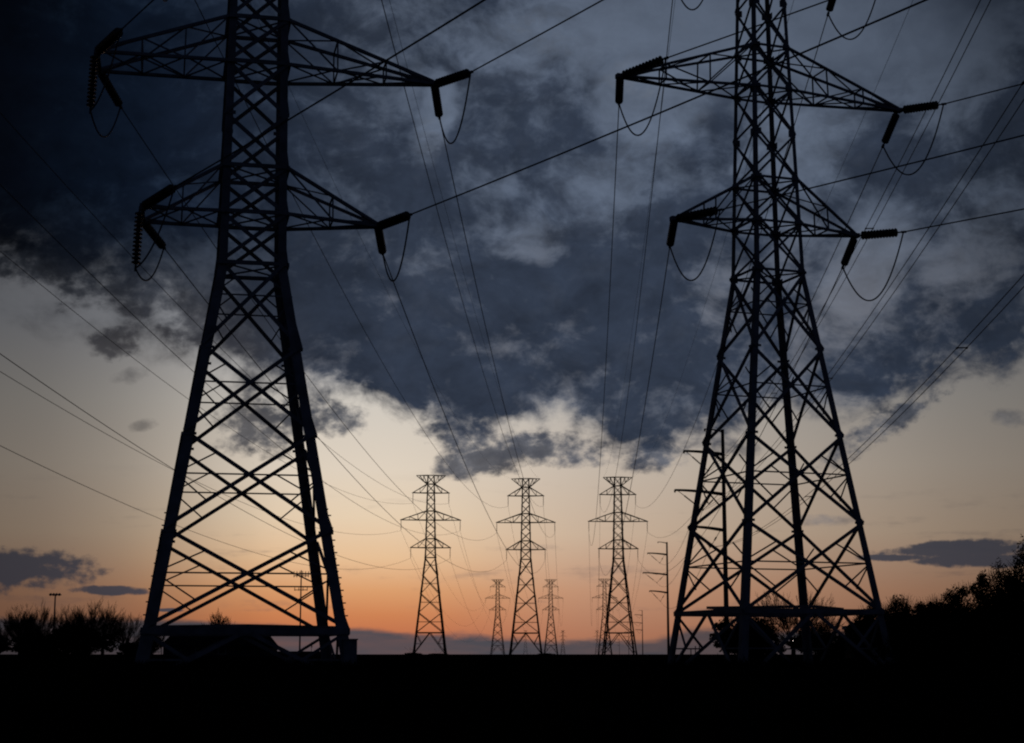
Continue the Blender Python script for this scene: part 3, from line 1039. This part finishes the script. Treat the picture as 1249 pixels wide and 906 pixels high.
for x, y, h, sd, st, sp, lab in (
        (-55.6, 178, 5.3, 2, 3, .95, 'bare many-stemmed tree at the far left, furthest from the floodlight pole'),
        (-59.8, 192, 5.4, 15, 3, 1.1, 'bare tree half cut by the left edge, behind the row of bare trees'),
        (-53.2, 184, 5.7, 3, 4, .95, 'bare many-stemmed tree second in the row left of the floodlight pole'),
        (-51.2, 178, 5.5, 4, 3, .95, 'bare many-stemmed tree nearest the floodlight pole on its left'),
        (-48.9, 176, 6.1, 11, 4, .9, 'bare many-stemmed tree just right of the floodlight pole, upright thin twigs'),
        (-47.0, 184, 5.6, 12, 3, .9, 'bare tree second right of the floodlight pole, behind the dome-shaped bush'),
        (-50.6, 194, 6.0, 17, 3, 1.1, 'bare tree standing behind the row, right of the floodlight pole'),
        (-45.0, 181, 6.4, 5, 4, .95, 'tallest bare tree of the row, above the dome-shaped bush'),
        (-42.8, 178, 5.9, 8, 3, .95, 'bare spreading tree above the right end of the dome-shaped bush'),
        (-40.9, 180, 4.9, 9, 3, 1.0, 'low bare tree between the dome-shaped bush and the big left tower'),
        (-38.6, 182, 3.2, 10, 3, 1.0, 'lowest bare tree, touching the big left tower\'s leg')):
    fan_tree(G(x, y), h, h * sp * 1.15, sd, lab, 'bare trees in a row beside the floodlight pole', 22, 8)
fan_tree(G(-51.7, 300), 8.5, 8.2, 14, 'bare tree with round open crown rising behind the house roof', None, 22, 8, 2.4)
fan_tree(G(26.4, 160), 6.9, 12.0, 21, 'bare tree with wide domed crown of fine twigs behind the big right tower')
bare_tree(G(-46.4, 225), 3.2, 31, 'thin bare sapling between the left tower\'s leg and the house', 1, .5, .7, 4, None, .015)

def leaf_crown(mb, rnd, centre, rad, n, size, gaps=.35):
    """leaf-sized faces in uneven clumps through the crown's volume"""
    clumps = []
    for i in range(60):
        while True:
            q = Vector((rnd.uniform(-1, 1), rnd.uniform(-1, 1), rnd.uniform(-.95, 1)))
            if q.length < 1:
                break
        clumps.append((q, rnd.uniform(.14, .34)))
    for i in range(n):
        q, cr = clumps[rnd.randrange(len(clumps))]
        if rnd.random() < .35:
            q, cr = Vector((0, 0, -.1)), .74
        while True:
            u = Vector((rnd.gauss(0, .5), rnd.gauss(0, .5), rnd.gauss(0, .5)))
            if u.length < 1.1:
                break
        p = q + u * cr
        P_ = Vector((centre[0] + p.x * rad[0], centre[1] + p.y * rad[1], centre[2] + p.z * rad[2]))
        a = Vector((rnd.gauss(0, 1), rnd.gauss(0, 1), rnd.gauss(0, 1))).normalized()
        b = a.orthogonal().normalized()
        c = a.cross(b)
        s = size * rnd.uniform(.6, 1.4)
        mb.add([P_ - b * s, P_ + c * s * .55, P_ + b * s, P_ - c * s * .55], [(0, 1, 2, 3)])

def leafy_tree(loc, height, width, seed, label, group=None, n=5200, low=.12, size=.13, name='leafy_tree', cat='tree'):
    rnd = random.Random(seed)
    root = tag(empty(name, loc), label, cat, group)
    tr = MB()
    tr.tube([(0, 0, -.2), (.05, 0, height * .3), (0, .05, height * .6)], height * .03, 7, height * .014)
    for i in range(7):
        a = rnd.uniform(0, 6.283)
        z = height * rnd.uniform(.2, .55)
        L = width * rnd.uniform(.3, .45)
        tr.tube([(0, 0, z), (math.cos(a) * L * .5, math.sin(a) * L * .5, z + L * .35), (math.cos(a) * L, math.sin(a) * L, z + L * .8)], height * .012, 5, .02)
    tr.build('trunk', M['bark'], root)
    cr = MB()
    zc = height * (low + 1) / 2
    leaf_crown(cr, rnd, (0, 0, zc), (width / 2 * .9, width / 2 * .9, height * (1 - low) / 2 * .88), n, size)
    # twigs that stand out of the outline
    for i in range(320):
        a = rnd.uniform(0, 6.283)
        e = rnd.uniform(-.1, 1.45)
        d = Vector((math.cos(a) * math.cos(e), math.sin(a) * math.cos(e), math.sin(e)))
        p = Vector((d.x * width / 2 * .72, d.y * width / 2 * .72, zc + d.z * height * (1 - low) / 2 * .72))
        q = p + (d + Vector((rnd.gauss(0, .3), rnd.gauss(0, .3), .35))).normalized() * min(height, 5) * rnd.uniform(.08, .24)
        cr.tube([p, q], .018, 3, .008)
    cr.build('crown', M['leaf'], root)
    return root

grp = 'dark leafy trees on the right'
for x, y, h, w, sd, lab in (
        (28.3, 132, 4.7, 4.6, 41, 'dark leafy tree touching the big right tower\'s rightmost leg'),
        (30.8, 134, 5.2, 4.8, 42, 'dark rounded leafy tree, second from the big right tower\'s rightmost leg'),
        (33.4, 134, 5.2, 4.6, 43, 'dark leafy tree, third from the big right tower\'s rightmost leg'),
        (35.4, 131, 6.5, 5.2, 44, 'dark leafy tree halfway up the rising line of dark trees'),
        (37.0, 128, 7.9, 4.8, 45, 'second tallest of the dark leafy trees, left of the tallest'),
        (39.0, 126, 9.7, 5.6, 46, 'tallest dark leafy tree, at the end of the rising tree line'),
        (34.6, 124, 4.2, 6.6, 47, 'low broad dark tree standing in front of the rising tree line'),
        (38.2, 122, 5.6, 6.6, 48, 'broad dark tree in front of the tallest dark leafy tree')):
    leafy_tree(G(x, y), h, w, sd, lab, grp, n=30000, low=-.05, size=.085)
leafy_tree(G(19.2, 140), 3.85, 6.0, 51, 'dense dark rounded tree behind the front leg of the big right tower', None, 11000, .06, .13)
leafy_tree(G(-41.9, 165), 3.2, 7.4, 52, 'dark dome-shaped bush among the bare trees', None, 11000, -.1, .13, 'bush', 'bush')
leafy_tree(G(-46.8, 168), 2.4, 6.6, 53, 'dark bush below the floodlight pole, between two other bushes', None, 8000, -.1, .13, 'bush', 'bush')
leafy_tree(G(-52.2, 168), 2.0, 6.2, 54, 'low dark bush under the furthest left bare trees', None, 8000, -.1, .13, 'bush', 'bush')
leafy_tree(G(-37.0, 168), 1.5, 4.4, 57, 'low dark bush beside the big left tower\'s foot', None, 6000, -.1, .12, 'bush', 'bush')
leafy_tree(G(30.6, 166), 2.4, 8.0, 55, 'low dark hedge-like bush behind the right tower\'s rear leg', None, 8000, -.1, .13, 'bush', 'bush')
leafy_tree(G(37.0, 150), 3.2, 9.0, 56, 'dark bush beside the shed with blue fascia', None, 9000, -.1, .13, 'bush', 'bush')
leafy_tree(G(20.6, 86.2), 3.4, 4.4, 59, 'dark bush hiding the outer foot of the big right tower', None, 14000, -.1, .07, 'bush', 'bush')
leafy_tree(G(23.2, 158), 1.6, 4.4, 58, 'low dark bush below the left side of the domed bare tree', None, 6000, -.1, .12, 'bush', 'bush')
for x, w, hh, lab, sd in ((-27.6, 6.0, .7, 'small bush at the left foot of the left mid-distance tower', 61), (-20.5, 6.0, .5, 'small bush between the legs of the left mid-distance tower', 62), (9.6, 5.0, .55, 'small bush at the right foot of the middle mid-distance tower', 63)):
    leafy_tree((x, 476, 1.45), hh, w, sd, lab, None, 1200, .0, .16, 'bush', 'bush')

# ------------------------------------------------------------------ house, shed, posts, lamps
def house(loc, rz, label):
    root = tag(empty('house', loc, rz), label, 'house')
    wl = MB()
    wl.box((-7.1, 0, -.3), (7.1, 8, 1.35))
    wl.build('wall', M['wall'], root)
    rf = MB()
    # two hipped roofs side by side, with a valley between
    def hip(x0, x1, y0, y1, z0, z1, in_l, in_r):
        ym = (y0 + y1) / 2
        vs = [(x0, y0, z0), (x1, y0, z0), (x1, y1, z0), (x0, y1, z0), (x0 + in_l, ym, z1), (x1 - in_r, ym, z1),
              (x0, y0, z0 - .18), (x1, y0, z0 - .18), (x1, y1, z0 - .18), (x0, y1, z0 - .18)]
        rf.add(vs, [(0, 1, 5, 4), (1, 2, 5), (2, 3, 4, 5), (3, 0, 4), (0, 6, 7, 1), (1, 7, 8, 2), (2, 8, 9, 3), (3, 9, 6, 0), (9, 8, 7, 6)])
    hip(-7.5, 3.3, -.4, 8.4, 1.37, 3.97, 1.7, .9)
    hip(2.6, 7.3, -.9, 7.6, 1.40, 3.95, 1.2, 1.6)
    roof = rf.build('roof', M['roof'], root)
    ch = MB()
    ch.box((-3.0, 5.2, 3.0), (-2.3, 5.9, 4.05))
    ch.build('chimney', M['wall'], roof)
    for x in (-5.2, -2.2, .8):
        fr = MB()
        for lo, hi in (((x - .55, -.06, .25), (x + .55, .02, .33)), ((x - .55, -.06, 1.07), (x + .55, .02, 1.15)), ((x - .55, -.06, .33), (x - .47, .02, 1.07)), ((x + .47, -.06, .33), (x + .55, .02, 1.07))):
            fr.box(lo, hi)
        wn = fr.build('window', M['trim'], root)
        pn = MB()
        pn.box((x - .47, -.03, .33), (x + .47, .015, 1.07))
        pn.build('pane', M['glass'], wn)
    d = MB()
    d.box((3.6, -.07, 0), (4.55, .01, 1.25))
    dr = d.build('door', M['wood'], root)
    k = MB()
    k.box((4.38, -.13, .55), (4.44, -.06, .65))
    k.build('handle', M['steel'], dr)
    return root
house((-39.6, 228, 1.45), 0.0, 'low dark house with two hipped roofs behind the big left tower')

w_ = MB()
w_.box((-3.9, 0, -.2), (3.9, .3, .56))
w_.box((-3.95, -.05, .56), (3.95, .35, .64))
tag(w_.build('low_wall', M['wall'], None, (-28.6, 224, 1.45)), 'long low wall right of the house, under the left tower\'s belt', 'wall')

def shed(loc, w, d, h, fascia, label, mat):
    root = tag(empty('shed', loc), label, 'shed')
    b = MB()
    b.box((-w / 2, 0, -.2), (w / 2, d, h))
    b.build('wall', M['wall'], root)
    r = MB()
    r.box((-w / 2 - .2, -.2, h + .004), (w / 2 + .2, d + .2, h + fascia))
    r.build('roof', mat, root)
    dd = MB()
    dd.box((-.45, -.05, 0), (.45, .01, min(2.0, h - .1)))
    dd.build('door', M['wood'], root)
    return root
shed((30.75, 150, 1.45), 1.9, 2.4, 2.42, .33, 'small flat-roofed shed with pale blue fascia beside the dark trees', M['blue'])
shed((-49.0, 226, 1.45), 1.3, 1.6, .62, .12, 'tiny shed left of the house, beside the sapling', M['trim'])

def post(loc, h, label, r=.05):
    mb = MB()
    mb.tube([(0, 0, -.2), (0, 0, h)], r, 8, r * .85)
    mb.lathe((0, 0, h), (0, 0, h + .06), [(0, r * 1.25), (.6, r * 1.1), (1, r * .3)], 8)
    return tag(mb.build('fence_post', M['wood'], None, loc), label, 'post', 'posts on the field edge')
for px, h, lab in ((15.75, .75, 'short post, leftmost of the posts under the right tower\'s belt'), (16.15, 1.0, 'middle one of three tall posts beneath the right tower\'s belt'),
                   (16.5, 1.2, 'tallest post of the row beneath the right tower\'s belt'), (14.0, .5, 'stubby lone post near the right tower\'s left foot')):
    post(G(px, 150), h, lab)

def antenna_mast(loc):
    root = tag(empty('antenna_mast', loc), 'tall thin aerial mast with two combs of rods, seen through the left tower', 'antenna mast')
    mb = MB()
    mb.tube([(0, 0, -.3), (0, 0, 5.5), (0, 0, 11.5)], .12, 8, .08)
    mb.build('mast', M['steel'], root)
    for z, L, n, h in ((10.75, .98, 6, .62), (8.85, .85, 4, .32)):
        a = MB()
        a.bar((-L, 0, z), (L, 0, z), .10)
        for i in range(n):
            x = lerp(-L, L, i / (n - 1))
            a.bar((x, 0, z - h * .35), (x, 0, z + h), .085)
        a.bar((0, -.5, z + .15), (0, .5, z + .15), .05)
        a.build('antenna', M['steel'], root)
antenna_mast((-28.6, 229.5, 1.45))

def floodlight(loc):
    root = tag(empty('floodlight_pole', loc), 'floodlight pole with a bank of lamps rising above the bare trees', 'floodlight')
    mb = MB()
    mb.tube([(0, 0, -.3), (0, 0, 3.5), (0, 0, 7.2)], .13, 9, .08)
    mb.build('pole', M['steel'], root)
    b = MB()
    b.bar((-.72, 0, 7.15), (.72, 0, 7.15), .10)
    b.build('crossbar', M['steel'], root)
    for x in (-.52, -.17, .17, .52):
        l = MB()
        l.lathe((x, .10, 7.30), (x, -.24, 7.16), [(0, .07), (.3, .12), (1, .165)], 10)
        l.bar((x, 0, 7.15), (x, .02, 7.28), .05)
        l.build('lamp_head', M['steel'], root)
floodlight(G(-53.9, 200))

def lamp_post(loc):
    root = tag(empty('lamp_post', loc), 'small lamp post with one lit white lamp behind the right tower', 'street lamp')
    mb = MB()
    mb.tube([(0, 0, -.2), (0, 0, 1.5)], .05, 8, .035)
    mb.lathe((0, 0, 1.78), (0, 0, 1.9), [(0, .16), (.5, .14), (1, .04)], 10)
    mb.bar((.0, .1, 1.5), (0, .1, 1.8), .02)
    mb.build('post', M['steel'], root)
    b = MB()
    b.lathe((0, 0, 1.5), (0, 0, 1.78), [(0, .05), (.25, .10), (.7, .11), (1, .07)], 10)
    b.build('bulb', M['lamp'], root)
lamp_post((31.2, 189, 1.43))
mk = MB()
mk.tube([(0, 0, -.2), (0, 0, 1.9)], .035, 8, .025)
mk.box((-.03, -.02, 1.15), (.12, .02, 1.7))
tag(mk.build('marker_post', M['wood'], None, (-27.2, 231, 1.45)), 'slim marker post standing behind the low wall', 'post')
print('objects', len(bpy.data.objects), 'polys', sum(len(o.data.polygons) for o in bpy.data.objects if o.type == 'MESH'))
